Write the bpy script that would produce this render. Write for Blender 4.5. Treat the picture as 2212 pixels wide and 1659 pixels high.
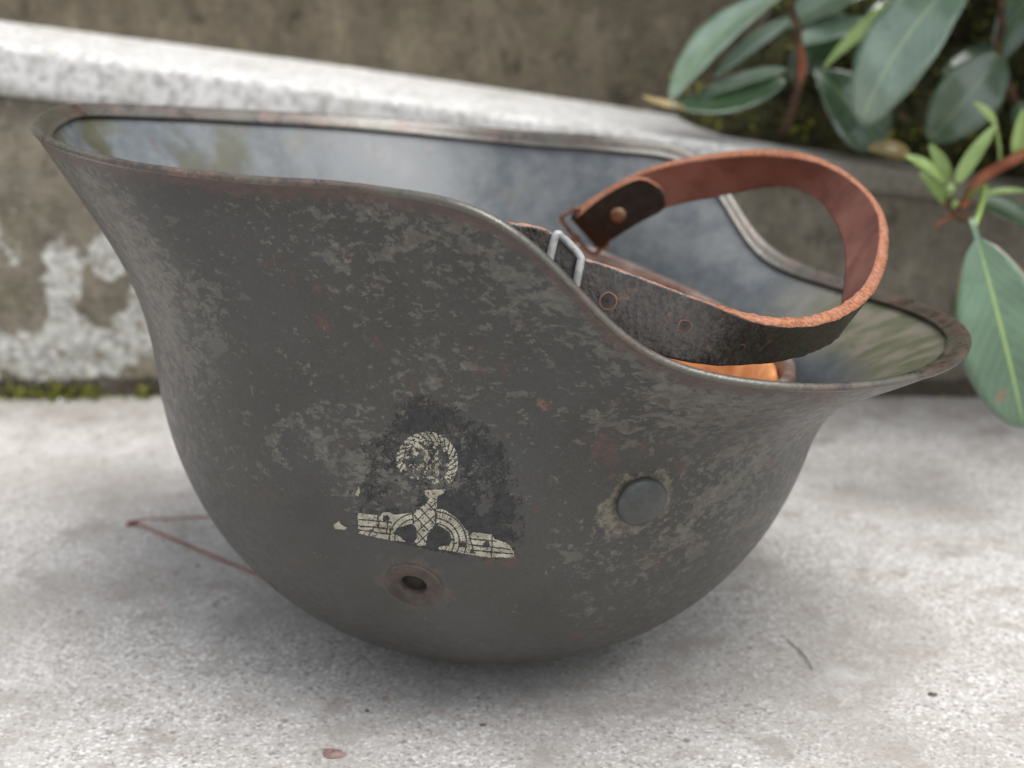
import bpy, math, random
import numpy as np
from mathutils import Matrix, Vector
random.seed(7)
for o in list(bpy.data.objects): bpy.data.objects.remove(o)
SC = bpy.context.scene
COL = SC.collection
# ------------------------------------------------------------------ camera
PITCH = 0.29764
cd = bpy.data.cameras.new('camera'); cam = bpy.data.objects.new('camera', cd); COL.objects.link(cam)
cam.location = (0, -0.41766, 0.21501); cam.rotation_euler = (math.pi/2-PITCH, 0, 0)
cd.sensor_width = 36; cd.lens = 36*2968.29/2212; cd.clip_start = 0.01; cd.clip_end = 500
cd.dof.use_dof = True; cd.dof.focus_distance = 0.345; cd.dof.aperture_fstop = 12
SC.camera = cam
# ------------------------------------------------------------------ sky, sun, exposure
SUN_EL, SUN_AZ = math.radians(68), math.radians(135)     # azimuth measured clockwise from +Y: high, behind the camera to the right
w = bpy.data.worlds.new('World'); SC.world = w; w.use_nodes = True
wn = w.node_tree.nodes; wl = w.node_tree.links
sky = wn.new('ShaderNodeTexSky'); sky.sky_type = 'NISHITA'; sky.sun_disc = False
sky.sun_elevation = SUN_EL; sky.sun_rotation = SUN_AZ; sky.air_density = 1.0; sky.dust_density = 4.0; sky.ozone_density = 1.0
hsv = wn.new('ShaderNodeHueSaturation'); hsv.inputs['Saturation'].default_value = 0.28
wl.new(sky.outputs[0], hsv.inputs['Color']); wl.new(hsv.outputs[0], wn['Background'].inputs[0])
wn['Background'].inputs[1].default_value = 0.15
sd = bpy.data.lights.new('sun', 'SUN'); sd.energy = 1.2; sd.angle = math.radians(45); sd.color = (1, .97, .93)
sun = bpy.data.objects.new('sun', sd); COL.objects.link(sun)
dv = Vector((math.sin(SUN_AZ)*math.cos(SUN_EL), math.cos(SUN_AZ)*math.cos(SUN_EL), math.sin(SUN_EL)))
sun.rotation_euler = dv.to_track_quat('Z', 'Y').to_euler()
SC.cycles.max_bounces = 6; SC.cycles.diffuse_bounces = 3; SC.cycles.glossy_bounces = 3
SC.view_settings.view_transform = 'Standard'; SC.view_settings.look = 'None'
SC.view_settings.exposure = 0.84; SC.view_settings.gamma = 1
# ------------------------------------------------------------------ helpers
def mesh(name, verts, faces, mats, parent=None, smooth=True, mi=None, attrs=None, uv=None):
    me = bpy.data.meshes.new(name)
    me.from_pydata([tuple(map(float, v)) for v in verts], [], [tuple(map(int, f)) for f in faces])
    for m in (mats if isinstance(mats, (list, tuple)) else [mats]): me.materials.append(m)
    if smooth: me.polygons.foreach_set('use_smooth', [True]*len(me.polygons))
    if mi is not None: me.polygons.foreach_set('material_index', [int(x) for x in mi])
    for k, v in (attrs or {}).items():
        a = me.attributes.new(k, 'FLOAT', 'POINT'); a.data.foreach_set('value', np.asarray(v, dtype=np.float32))
    if uv is not None:
        l = me.uv_layers.new(name='UVMap'); vi = np.zeros(len(me.loops), dtype=np.int32); me.loops.foreach_get('vertex_index', vi)
        l.data.foreach_set('uv', np.asarray(uv, dtype=np.float32)[vi].ravel())
    me.update(); o = bpy.data.objects.new(name, me); COL.objects.link(o)
    if parent is not None: o.parent = parent
    return o
def tag(o, label=None, cat=None, group=None, kind=None):
    for k, v in (('label', label), ('category', cat), ('group', group), ('kind', kind)):
        if v: o[k] = v
    return o
def empty(name, loc=(0, 0, 0)):
    o = bpy.data.objects.new(name, None); COL.objects.link(o); o.location = loc; o.empty_display_size = .02; return o
def gridfaces(nr, nc, wrap=False, off=0, flip=False):
    f = []
    for r in range(nr-1):
        for c in range(nc if wrap else nc-1):
            q = (off+r*nc+c, off+r*nc+(c+1) % nc, off+(r+1)*nc+(c+1) % nc, off+(r+1)*nc+c)
            f.append(q[::-1] if flip else q)
    return f
def catmull(P, n):
    P = np.asarray(P, float); m = len(P); E = np.vstack([2*P[0]-P[1], P, 2*P[-1]-P[-2]])
    out = []
    for t in np.linspace(0, m-1-1e-9, n):
        i = int(t); u = t-i; a, b, c, d = E[i:i+4]
        out.append(.5*((2*b)+(c-a)*u+(2*a-5*b+4*c-d)*u*u+(3*b-a-3*c+d)*u**3))
    return np.array(out)
def unit(v):
    v = np.asarray(v, float); return v/(np.linalg.norm(v, axis=-1, keepdims=True)+1e-12)
def tube(pts, rad, seg=8, n=None, closed=False):
    P = catmull(pts, n) if n else np.asarray(pts, float)
    m = len(P); rad = np.interp(np.linspace(0, 1, m), np.linspace(0, 1, len(np.atleast_1d(rad))), np.atleast_1d(rad))
    T = np.gradient(P, axis=0)
    if closed: T = np.roll(P, -1, 0)-np.roll(P, 1, 0)
    T = unit(T); ref = np.array([0.13, .31, .94]); V = []
    up = unit(np.cross(T[0], ref))
    for i in range(m):
        up = unit(up-T[i]*(up@T[i])); sd_ = np.cross(T[i], up)
        for k in range(seg):
            a = 2*math.pi*k/seg; V.append(P[i]+rad[i]*(up*math.cos(a)+sd_*math.sin(a)))
    F = gridfaces(m, seg, True)
    if closed:
        b = (m-1)*seg; F += [(b+c, b+(c+1) % seg, (c+1) % seg, c) for c in range(seg)]
    else:
        F += [tuple(range(seg))[::-1], tuple((m-1)*seg+c for c in range(seg))]
    return V, F
def join(*parts):
    V, F, I = [], [], []
    for k, (v, f) in enumerate(parts):
        o = len(V); V += list(v); F += [tuple(i+o for i in q) for q in f]; I += [k]*len(f)
    return V, F, I
_rs = np.random.RandomState(3); _G = _rs.rand(128, 128)
def vnoise(x, y, scale, octs=4, seed=0):
    x = np.asarray(x, float)*scale+seed*17.3; y = np.asarray(y, float)*scale+seed*9.7; out = 0; amp = 1; tot = 0
    for _ in range(octs):
        xi = np.floor(x).astype(int); yi = np.floor(y).astype(int); u = x-xi; v = y-yi; u = u*u*(3-2*u); v = v*v*(3-2*v)
        g = lambda a, b: _G[a % 128, b % 128]
        out = out+amp*((g(xi, yi)*(1-u)+g(xi+1, yi)*u)*(1-v)+(g(xi, yi+1)*(1-u)+g(xi+1, yi+1)*u)*v)
        tot += amp; amp *= .55; x = x*2.03+5.1; y = y*2.03+3.7
    return out/tot
class NT:
    def __init__(s, name):
        s.m = bpy.data.materials.new(name); s.m.use_nodes = True; s.t = s.m.node_tree; s.b = s.t.nodes['Principled BSDF']; s._c = {}
    def n(s, t, **kw):
        x = s.t.nodes.new('ShaderNode'+t)
        for k, v in kw.items(): setattr(x, k, v)
        return x
    def put(s, sock, v):
        if isinstance(v, bpy.types.NodeSocket): s.t.links.new(v, sock)
        elif isinstance(v, (tuple, list)) and len(v) == 3 and sock.type == 'RGBA': sock.default_value = (*v, 1)
        else: sock.default_value = v
    def coord(s, k='Object'):
        if 'tc' not in s._c: s._c['tc'] = s.n('TexCoord')
        return s._c['tc'].outputs[k]
    def mapping(s, vec, scale=(1, 1, 1), rot=(0, 0, 0), loc=(0, 0, 0)):
        x = s.n('Mapping'); s.put(x.inputs[0], vec); x.inputs['Scale'].default_value = scale; x.inputs['Rotation'].default_value = rot; x.inputs['Location'].default_value = loc; return x.outputs[0]
    def noise(s, scale, detail=4, rough=.55, dist=0, vec=None):
        x = s.n('TexNoise'); s.put(x.inputs['Vector'], vec if vec is not None else s.coord())
        x.inputs['Scale'].default_value = scale; x.inputs['Detail'].default_value = detail; x.inputs['Roughness'].default_value = rough; x.inputs['Distortion'].default_value = dist; return x.outputs['Fac']
    def voro(s, scale, vec=None, feature='F1'):
        x = s.n('TexVoronoi', feature=feature); s.put(x.inputs['Vector'], vec if vec is not None else s.coord()); x.inputs['Scale'].default_value = scale; return x.outputs['Distance']
    def cell(s, scale, vec=None):
        x = s.n('TexVoronoi'); s.put(x.inputs['Vector'], vec if vec is not None else s.coord()); x.inputs['Scale'].default_value = scale
        y = s.n('SeparateColor'); s.put(y.inputs[0], x.outputs['Color']); return y.outputs[0]
    def ramp(s, f, lo, hi, a=0., b=1.):
        x = s.n('MapRange', interpolation_type='SMOOTHSTEP'); s.put(x.inputs[0], f)
        for i, v in zip((1, 2, 3, 4), (lo, hi, a, b)): x.inputs[i].default_value = v
        return x.outputs[0]
    def mix(s, f, a, b, mode='MIX'):
        x = s.n('Mix', data_type='RGBA', blend_type=mode); s.put(x.inputs[0], f); s.put(x.inputs[6], a); s.put(x.inputs[7], b); return x.outputs[2]
    def math(s, op, a, b=0.):
        x = s.n('Math', operation=op); s.put(x.inputs[0], a); s.put(x.inputs[1], b); return x.outputs[0]
    def attr(s, k):
        x = s.n('Attribute'); x.attribute_name = k; return x.outputs['Fac']
    def dist(s, p, vec=None):
        x = s.n('VectorMath', operation='DISTANCE'); s.put(x.inputs[0], vec if vec is not None else s.coord()); x.inputs[1].default_value = p; return x.outputs['Value']
    def bump(s, h, strength=.3, d=.001):
        x = s.n('Bump'); s.put(x.inputs['Height'], h); x.inputs['Strength'].default_value = strength; x.inputs['Distance'].default_value = d; s.t.links.new(x.outputs[0], s.b.inputs['Normal'])
    def out(s, col, rough=.6, metal=0., spec=.5, **kw):
        s.put(s.b.inputs['Base Color'], col); s.put(s.b.inputs['Roughness'], rough); s.put(s.b.inputs['Metallic'], metal); s.put(s.b.inputs['Specular IOR Level'], spec)
        for k, v in kw.items(): s.put(s.b.inputs[k.replace('_', ' ')], v)
        return s.m
# ------------------------------------------------------------------ materials
def mat_ground():
    t = NT('weathered_concrete_floor')
    f1 = t.noise(1300, 2, .6); f3 = t.noise(210, 5, .7); f4 = t.noise(13, 5, .6); f5 = t.noise(50, 5, .65)
    g1 = t.cell(1050); g2 = t.cell(480); d2 = t.voro(480)
    c = t.mix(t.ramp(g1, 0., 1.), (.37, .353, .333), (.52, .51, .495))
    c = t.mix(t.ramp(g1, .89, .91, 0, .45), c, (.80, .795, .785)); c = t.mix(t.ramp(g1, .09, .07, 0, .5), c, (.17, .15, .135))
    big = t.math('MULTIPLY', t.ramp(d2, .46, .34), t.ramp(g2, .80, .82))
    c = t.mix(t.math('MULTIPLY', big, .55), c, (.76, .755, .745))
    dkb = t.math('MULTIPLY', t.ramp(d2, .42, .30), t.ramp(g2, .14, .12))
    c = t.mix(t.math('MULTIPLY', dkb, .7), c, (.19, .165, .145))
    c = t.mix(t.ramp(f3, .45, .30, 0, .5), c, (.25, .232, .212)); c = t.mix(t.ramp(f3, .55, .72, 0, .5), c, (.60, .592, .58))
    c = t.mix(t.ramp(f1, .58, .70, 0, .3), c, (.80, .80, .79)); c = t.mix(t.ramp(f1, .42, .32, 0, .35), c, (.18, .163, .148))
    c = t.mix(t.ramp(f5, .53, .66, 0, .6), c, (.27, .245, .218))
    c = t.mix(t.ramp(f4, .40, .64, 0, .65), c, (.31, .292, .268))
    c = t.mix(t.ramp(t.noise(24, 5, .65, vec=t.mapping(t.coord(), loc=(4, 4, 0))), .55, .68, 0, .4), c, (.58, .575, .565))
    sx = t.n('SeparateXYZ'); t.put(sx.inputs[0], t.coord())
    foot_shade = t.math('ADD', t.ramp(sx.outputs[1], .10, .26), t.math('MULTIPLY', t.math('SUBTRACT', f5, .5), .9))   # shade towards the wall foot, painted into the floor colour
    c = t.mix(t.ramp(foot_shade, .5, 1.1, 0, .6), c, (.20, .185, .165))
    sp = t.math('MULTIPLY', t.ramp(t.voro(140), .22, .10), t.ramp(t.noise(40, 3), .54, .62))
    c = t.mix(t.math('MULTIPLY', sp, .6), c, (.15, .12, .105))
    red = t.math('MULTIPLY', t.ramp(t.voro(95, t.mapping(t.coord(), loc=(3, 1, 2))), .2, .08), t.ramp(t.noise(30, 2, vec=t.mapping(t.coord(), loc=(5, 5, 1))), .58, .64))
    c = t.mix(t.math('MULTIPLY', red, .5), c, (.30, .17, .14))
    t.bump(t.math('ADD', t.math('MULTIPLY', f3, 1.), t.math('ADD', t.math('MULTIPLY', g1, .18), t.math('MULTIPLY', big, .3))), .42, .0010)
    return t.out(c, .9, 0, .25)
def mat_wall(name, light, dark, green, patch_attr=True):
    t = NT(name)
    f2 = t.noise(210, 5, .65); f3 = t.noise(34, 5, .6); f4 = t.noise(11, 4); vs = t.noise(48, 6, .66, vec=t.mapping(t.coord(), (1, 1, .55)))
    c = t.mix(t.ramp(vs, .3, .7), dark, tuple(x*1.75 for x in dark))
    m1 = t.noise(42, 6, .7, vec=t.mapping(t.coord(), (1, 1, .6)))
    c = t.mix(t.ramp(m1, .46, .32, 0, .85), c, tuple(x*.5 for x in dark)); c = t.mix(t.ramp(m1, .55, .70, 0, .7), c, tuple(x*2.4 for x in dark))
    c = t.mix(t.ramp(f3, .52, .72, 0, .6), c, green)
    c = t.mix(t.ramp(f2, .56, .7, 0, .55), c, tuple(x*2.3 for x in dark))
    c = t.mix(t.ramp(f2, .42, .3, 0, .6), c, tuple(x*.45 for x in dark))
    if patch_attr:
        a = t.math('ADD', t.attr('patch'), t.math('MULTIPLY', t.math('SUBTRACT', t.noise(55, 6, .72), .5), 2.3))
        lc = t.mix(t.ramp(f2, .35, .62), tuple(x*.55 for x in light), light); lc = t.mix(t.ramp(t.noise(120, 5, .7), .50, .36, 0, .85), lc, (.20, .18, .14))
        c = t.mix(t.ramp(a, .40, .50), c, lc)
        d = t.math('ADD', t.attr('foot_dark'), t.math('MULTIPLY', t.math('SUBTRACT', t.noise(70, 5, .65), .5), .8))
        c = t.mix(t.ramp(d, .45, .6, 0, .9), c, (.055, .045, .034))  # darker towards the foot of the wall
    t.bump(t.math('ADD', f2, f3), .8, .003)
    return t.out(c, .92, 0, .2)
def mat_coping():
    t = NT('pale_weathered_coping')
    f2 = t.noise(240, 4, .65); f3 = t.noise(40, 5, .6); 
    c = t.mix(t.ramp(f2, .3, .6), (.30, .295, .282), (.58, .58, .572))
    c = t.mix(t.ramp(f3, .50, .66, 0, .6), c, (.33, .32, .28))
    g = t.math('ADD', t.attr('shrub_shade'), t.math('MULTIPLY', t.math('SUBTRACT', t.noise(60, 5, .65), .5), .7))  # shrub's shade, painted as a darker colour towards the right
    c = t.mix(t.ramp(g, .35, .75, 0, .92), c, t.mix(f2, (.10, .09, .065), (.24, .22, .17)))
    sp = t.math('MULTIPLY', t.ramp(t.voro(150), .24, .10), t.ramp(t.noise(45, 3), .50, .58))
    c = t.mix(t.math('MULTIPLY', sp, .7), c, (.10, .10, .08))
    t.bump(t.math('ADD', f2, f3), .5, .0015)
    return t.out(c, .9, 0, .25)
RIVET_L = VENT_L = None
def mat_shell_outer(rivet, vent):
    t = NT('worn_field_grey_paint'); co = t.coord()
    fine = t.noise(1100, 3, .65); big = t.noise(15, 4, .6); rim = t.attr('rimd'); mid = t.noise(330, 4, .7)
    warp = t.n('VectorMath', operation='ADD'); nv = t.n('TexNoise'); t.put(nv.inputs['Vector'], co); nv.inputs['Scale'].default_value = 38; nv.inputs['Detail'].default_value = 3
    sc_ = t.n('VectorMath', operation='SCALE'); t.put(sc_.inputs[0], nv.outputs['Color']); sc_.inputs['Scale'].default_value = .005; t.put(warp.inputs[0], co); t.put(warp.inputs[1], sc_.outputs[0]); wv = warp.outputs[0]
    f2 = t.noise(165, 6, .64, 0, t.mapping(wv, (.8, .8, 1.25), (0, .3, 0))); f3 = t.noise(460, 5, .64, 0, t.mapping(wv, (.8, .8, 1.25), (0, .3, 0)))
    c = t.mix(t.ramp(big, .35, .65), (.024, .0232, .0205), (.037, .0350, .030))
    c = t.mix(t.ramp(t.noise(26, 4, vec=t.mapping(co, loc=(2, 3, 4))), .45, .66, 0, .7), c, (.036, .040, .038))
    c = t.mix(t.ramp(mid, .56, .75, 0, .4), c, (.085, .078, .066))
    c = t.mix(t.ramp(mid, .45, .28, 0, .6), c, (.026, .025, .025))
    up = t.ramp(rim, .120, .055)                                       # flaked more on the flared skirt
    zone = t.math('ADD', t.math('MULTIPLY', up, .13), t.math('MULTIPLY', t.math('SUBTRACT', t.noise(20, 5, .62), .5), .58))
    flake = t.ramp(t.math('ADD', f2, zone), .700, .725)
    flake2 = t.ramp(t.math('ADD', f3, zone), .695, .722)
    tan = t.mix(t.ramp(mid, .3, .7), (.095, .089, .074), (.165, .156, .132))
    c = t.mix(t.math('MULTIPLY', flake, .40), c, tan); c = t.mix(t.math('MULTIPLY', flake2, .55), c, tan)
    dk = t.ramp(t.noise(48, 6, .7, .3, t.mapping(wv, (1, 1, 1.3), loc=(7, 1, 3))), .58, .62)
    c = t.mix(t.math('MULTIPLY', dk, .55), c, (.028, .027, .028))
    red = t.ramp(t.math('ADD', t.noise(60, 6, .72, .1, t.mapping(co, loc=(1, 8, 3))), t.math('MULTIPLY', up, .035)), .635, .68)
    c = t.mix(t.math('MULTIPLY', t.math('MULTIPLY', red, .8), t.ramp(mid, .3, .55)), c, (.078, .036, .028))
    org = t.ramp(t.noise(150, 5, .72, .1, t.mapping(co, loc=(4, 2, 9))), .66, .72)
    c = t.mix(t.math('MULTIPLY', org, .55), c, (.20, .12, .065))
    edge = t.math('ADD', t.ramp(rim, .010, .0), t.math('MULTIPLY', t.math('SUBTRACT', t.noise(130, 6, .72), .5), 1.7))
    c = t.mix(t.ramp(edge, .52, .86, 0, .85), c, t.mix(t.noise(300, 3), (.030, .018, .016), (.095, .050, .040)))
    # chipped paint round the rivet head and rust round the vent
    rd = t.math('ADD', t.dist((rivet[0]-.0008, rivet[1], rivet[2]-.001)), t.math('MULTIPLY', t.math('SUBTRACT', t.noise(120, 6, .7), .5), .016))
    c = t.mix(t.ramp(rd, .0103, .0092, 0, .5), c, t.mix(t.ramp(t.noise(500, 4, .7), .4, .6), (.085, .075, .052), (.24, .215, .155)))
    vd = t.math('ADD', t.dist(vent), t.math('MULTIPLY', t.math('SUBTRACT', t.noise(110, 6, .72), .5), .024))
    c = t.mix(t.ramp(vd, .0110, .0075, 0, .45), c, t.mix(mid, (.05, .036, .032), (.15, .095, .07)))
    scr = t.ramp(t.noise(60, 3, .7, 0, t.mapping(co, (9, 9, .35), (0, .3, .4))), .69, .73)
    c = t.mix(t.math('MULTIPLY', scr, .45), c, (.20, .185, .155))
    c = t.mix(.12, c, t.mix(t.ramp(fine, .3, .7), (.012, .012, .012), (.10, .095, .085)))
    t.bump(t.math('ADD', t.math('MULTIPLY', fine, .3), t.math('ADD', t.math('MULTIPLY', flake, .7), t.math('MULTIPLY', mid, .5))), .22, .0005)
    return t.out(c, t.ramp(mid, .3, .7, .30, .46), 0, .55)
def mat_shell_inner():
    t = NT('smooth_grey_inner_paint'); f = t.noise(85, 6, .68); g = t.noise(34, 5, .65); h = t.noise(240, 5, .68)
    c = t.mix(t.ramp(f, .35, .65), (.062, .074, .084), (.112, .126, .132))
    c = t.mix(t.ramp(g, .55, .72, 0, .5), c, (.15, .14, .105))
    c = t.mix(t.ramp(h, .60, .70, 0, .55), c, (.20, .165, .13)); c = t.mix(t.ramp(t.noise(120, 6, .7, vec=t.mapping(t.coord(), loc=(5, 1, 2))), .62, .68, 0, .6), c, (.085, .050, .035))
    vz = t.attr('visor')
    sx = t.n('SeparateXYZ'); t.put(sx.inputs[0], t.coord())
    ol = t.math('MULTIPLY', t.ramp(sx.outputs[0], -.085, -.12), t.ramp(t.noise(32, 4, .6, vec=t.mapping(t.coord(), loc=(3, 3, 3))), .42, .56))
    c = t.mix(t.math('MULTIPLY', ol, .8), c, (.055, .052, .022))
    m = t.ramp(t.noise(55, 5, .65, .4, t.mapping(t.coord(), (1, 1.6, 1))), .40, .62)
    c = t.mix(vz, c, t.mix(m, (.085, .095, .055), (.165, .150, .120)))  # soft greenish tan reflection painted into the visor's inner colour
    t.bump(t.math('ADD', f, h), .12, .0006)
    return t.out(c, t.ramp(f, .3, .7, .34, .52), .0, .6)
def mat_rim():
    t = NT('rusty_worn_rim'); f = t.noise(170, 5, .68); g = t.noise(38, 4); h = t.noise(700, 2)
    c = t.mix(t.ramp(f, .35, .65), (.032, .023, .018), (.105, .066, .050))
    c = t.mix(t.ramp(g, .42, .6, 0, .8), c, (.066, .067, .052))
    c = t.mix(t.ramp(h, .55, .75, 0, .5), c, (.15, .125, .11))
    t.bump(t.math('ADD', f, h), .3, .0005)
    return t.out(c, t.ramp(f, .3, .7, .24, .42), .2, .9)
def mat_simple(name, a, b, scale, rough, metal=0, spec=.5, bump=0, bs=None, det=5):
    t = NT(name); f = t.noise(scale, det, .62)
    c = t.mix(t.ramp(f, .32, .68), a, b)
    if bump: t.bump(t.noise(bs or scale*3, 4, .6), bump, .0006)
    return t.out(c, rough, metal, spec)
def mat_leather_dark():
    t = NT('dark_grain_leather'); f = t.noise(900, 3, .6, 0, t.mapping(t.coord(), (1, 1, .6))); g = t.noise(70, 5, .65); k = t.noise(230, 5, .7)
    c = t.mix(t.ramp(f, .35, .65), (.008, .0068, .006), (.036, .027, .021))
    c = t.mix(t.ramp(t.math('ADD', k, t.math('MULTIPLY', t.math('SUBTRACT', g, .5), .4)), .57, .72, 0, .8), c, (.115, .052, .028))
    t.bump(t.math('ADD', f, k), .45, .0006)
    return t.out(c, t.ramp(k, .3, .7, .28, .55), 0, .8)
def mat_leather_flesh():
    t = NT('red_brown_flesh_leather'); f = t.noise(380, 4, .65); g = t.noise(60, 5, .6)
    c = t.mix(t.ramp(g, .35, .68), (.125, .050, .038), (.200, .092, .070))
    c = t.mix(t.ramp(f, .6, .75, 0, .35), c, (.30, .15, .10)); t.bump(f, .3, .0005)
    return t.out(c, .62, 0, .35)
def mat_leather_edge():
    t = NT('raw_orange_leather_edge'); f = t.noise(800, 3, .65); g = t.noise(140, 4, .6)
    c = t.mix(t.ramp(f, .3, .7), (.16, .060, .032), (.38, .165, .085))
    c = t.mix(t.ramp(g, .4, .65, 0, .4), c, (.34, .165, .125)); t.bump(f, .6, .0008)
    return t.out(c, .8, 0, .3)
def mat_leaf(name, lo, hi, rib, spots=False, rough=.36, sheen=.0, spec=.6):
    t = NT(name); uv = t.coord('UV'); sx = t.n('SeparateXYZ'); t.put(sx.inputs[0], uv); u = sx.outputs[0]; v = sx.outputs[1]
    au = t.math('ABSOLUTE', t.math('SUBTRACT', u, .5))
    f = t.noise(60, 4, .6); oi = t.n('ObjectInfo').outputs['Random']
    c = t.mix(t.ramp(f, .3, .7), lo, hi)
    c = t.mix(t.ramp(oi, 0, 1, 0, .35), c, tuple(x*.55 for x in lo))
    ph = t.math('SINE', t.math('MULTIPLY', t.math('SUBTRACT', v, t.math('MULTIPLY', au, .55)), 80.))
    c = t.mix(t.ramp(ph, .7, 1., 0, .18), c, rib)
    c = t.mix(t.ramp(t.noise(28, 5, .65), .55, .7, 0, .35), c, tuple(x*1.5 for x in hi)); c = t.mix(t.ramp(t.noise(220, 4, .7), .64, .72, 0, .4), c, (.16, .14, .085))
    c = t.mix(t.ramp(au, .030, .012, 0, .9), c, rib)
    if spots:
        s = t.ramp(t.noise(75, 4, .6, .2, t.mapping(t.coord(), loc=(1, 2, 6))), .66, .70); c = t.mix(t.math('MULTIPLY', s, .75), c, (.25, .10, .065))
        c = t.mix(t.math('MULTIPLY', t.ramp(au, .455, .5), t.ramp(t.noise(45, 3), .5, .6)), c, (.30, .16, .09))
    t.bump(t.math('ADD', t.math('MULTIPLY', ph, .10), t.noise(400, 3)), .16, .0006)
    return t.out(c, rough, 0, spec, Subsurface_Weight=0., Sheen_Weight=sheen, Coat_Weight=.7, Coat_Roughness=.18)
M_GROUND = mat_ground()
M_WALL = mat_wall('grimy_render_wall', (.52, .52, .485), (.130, .116, .090), (.135, .132, .078))
M_BACK = mat_wall('brown_stained_wall', (.5, .5, .5), (.088, .074, .053), (.095, .092, .050), False)
M_COPING = mat_coping()
M_INNER = mat_shell_inner(); M_RIM = mat_rim()
M_RIVET = mat_simple('grey_painted_rivet', (.036, .040, .039), (.060, .063, .060), 260, .42, .1)
M_RUST = mat_simple('rusty_vent_bush', (.036, .029, .025), (.090, .066, .053), 160, .7, .1, bump=.4)
M_HOLEDARK = mat_simple('hole_shade_paint', (.02, .018, .016), (.05, .038, .03), 200, .6, .3)  # colour that stands in for the shade inside holes
M_STEEL = mat_simple('dull_zinc_wire', (.20, .205, .20), (.36, .365, .355), 300, .5, .2, bump=.2)
M_BROWNMETAL = mat_simple('rusty_wire', (.09, .045, .03), (.2, .12, .09), 200, .5, .3)
M_LEATHER, M_FLESH, M_EDGE = mat_leather_dark(), mat_leather_flesh(), mat_leather_edge()
M_TAB = mat_simple('black_olive_leather', (.007, .0065, .0055), (.018, .015, .012), 300, .6, 0, .3, .4, 700)
M_LINER = mat_simple('tan_liner_leather', (.32, .115, .040), (.56, .25, .095), 90, .7, 0, .3, .3, 300)
M_BAND = mat_simple('liner_band_steel', (.13, .075, .055), (.27, .22, .19), 70, .45, .25)
M_STUD = mat_simple('brass_stud', (.11, .062, .040), (.20, .115, .072), 300, .5, .3)
M_SHIELD = mat_simple('black_decal', (.013, .014, .015), (.032, .033, .034), 500, .5, 0, .4)
M_CREAM = mat_simple('aged_cream_decal', (.22, .205, .155), (.42, .40, .32), 260, .55, 0, .4)
M_LEAF = mat_leaf('glossy_evergreen_leaf', (.040, .092, .040), (.072, .135, .062), (.14, .22, .09), rough=.26, spec=1.)
M_LEAFSHEEN = mat_leaf('sky_sheen_leaf', (.16, .265, .18), (.25, .35, .25), (.33, .44, .26), rough=.20, spec=1.)  # evergreen leaf with the sky's sheen put into its base colour
M_LEAFN = mat_leaf('spotted_evergreen_leaf', (.065, .15, .085), (.105, .20, .12), (.28, .42, .13), True, .34, spec=.9)
M_YOUNG = mat_leaf('young_lime_leaf', (.20, .32, .065), (.32, .45, .13), (.40, .52, .19), rough=.45)
M_BROWNLEAF = mat_leaf('withered_leaf', (.20, .15, .04), (.30, .21, .06), (.34, .25, .10), rough=.6)
M_BARK = mat_simple('brown_bark', (.06, .038, .022), (.16, .095, .055), 150, .8, 0, .3, .6)
M_REDBARK = mat_simple('reddish_young_bark', (.22, .065, .032), (.36, .14, .07), 110, .7, 0, .3, .4)
M_SOIL = mat_simple('dark_mossy_soil', (.018, .016, .009), (.060, .062, .026), 75, .95, 0, .15, .8, 200)
M_MOSS = mat_simple('yellow_green_moss', (.10, .12, .02), (.30, .30, .06), 300, .9, 0, .2)
M_PEB = mat_simple('red_stone', (.17, .10, .092), (.27, .185, .17), 400, .75)
M_PEBD = mat_simple('dark_grit', (.06, .05, .043), (.12, .095, .08), 500, .85)
M_PEBW = mat_simple('white_chip', (.65, .65, .62), (.82, .82, .8), 300, .8)
M_NEEDLE = mat_simple('dry_red_needle', (.15, .055, .04), (.34, .13, .09), 500, .6)
# ------------------------------------------------------------------ ground
g = 60
gv = [(-g, -g, 0), (g, -g, 0), (g, g, 0), (-g, g, 0)]
tag(mesh('ground', gv, [(0, 1, 2, 3)], M_GROUND, smooth=False), kind='structure')
# ------------------------------------------------------------------ low wall with coping
WY = .26
def ztop(x): return .1787-.139*(np.clip(x, -.75, .34)+.2454)
def zbot(x): return .1537-.112*(np.clip(x, -.75, .34)+.2481)
XW = np.concatenate([np.linspace(-1.3, -.32, 30), np.linspace(-.31, .31, 240), np.linspace(.32, 1.3, 30)])
wall = empty('low_wall', (0, WY, 0)); tag(wall, 'low grimy rendered wall with a pale sloping coping behind the helmet', 'wall')
nz = 70; V = []; patch = []; foot_dark = []
blobs = [(-.225, .036, .016, .95), (-.226, .056, .013, .9), (-.224, .069, .010, .85), (-.198, .078, .012, .9), (-.203, .068, .010, .8), (-.190, .090, .010, .85), (-.183, .100, .008, .7), (-.192, .038, .018, .95), (-.186, .028, .012, .9), (-.215, .022, .020, .95), (-.241, .021, .018, .85), (-.198, .020, .014, .9), (-.262, .024, .012, .7), (-.262, .085, .016, .5), (-.245, .10, .010, .45)]
hole = [(-.206, .052, .012, .8), (-.192, .010, .010, .9), (-.244, .048, .012, .5)]
for j in range(nz+1):
    s = j/nz
    for x in XW:
        z = s*(zbot(x)+.004)
        d = .0022*(vnoise(x, z, 40, 5)-.5)*2+.0012*(vnoise(x, z, 160, 3, 2)-.5)
        p_ = max([0]+[a*math.exp(-((x-bx)**2+(z-bz)**2)/(2*(r*.95)**2)) for bx, bz, r, a in blobs])-max([0]+[a*math.exp(-((x-bx)**2+(z-bz)**2)/(2*(r*.7)**2)) for bx, bz, r, a in hole])
        if x < -.3 or x > .3: p_ += .35*(vnoise(x, z, 12, 3, 5) > .55)
        patch.append(p_); foot_dark.append(math.exp(-(z/.013)**2)*.95); V.append((x, -d-.0015*max(p_, 0)*0, z))
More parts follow.
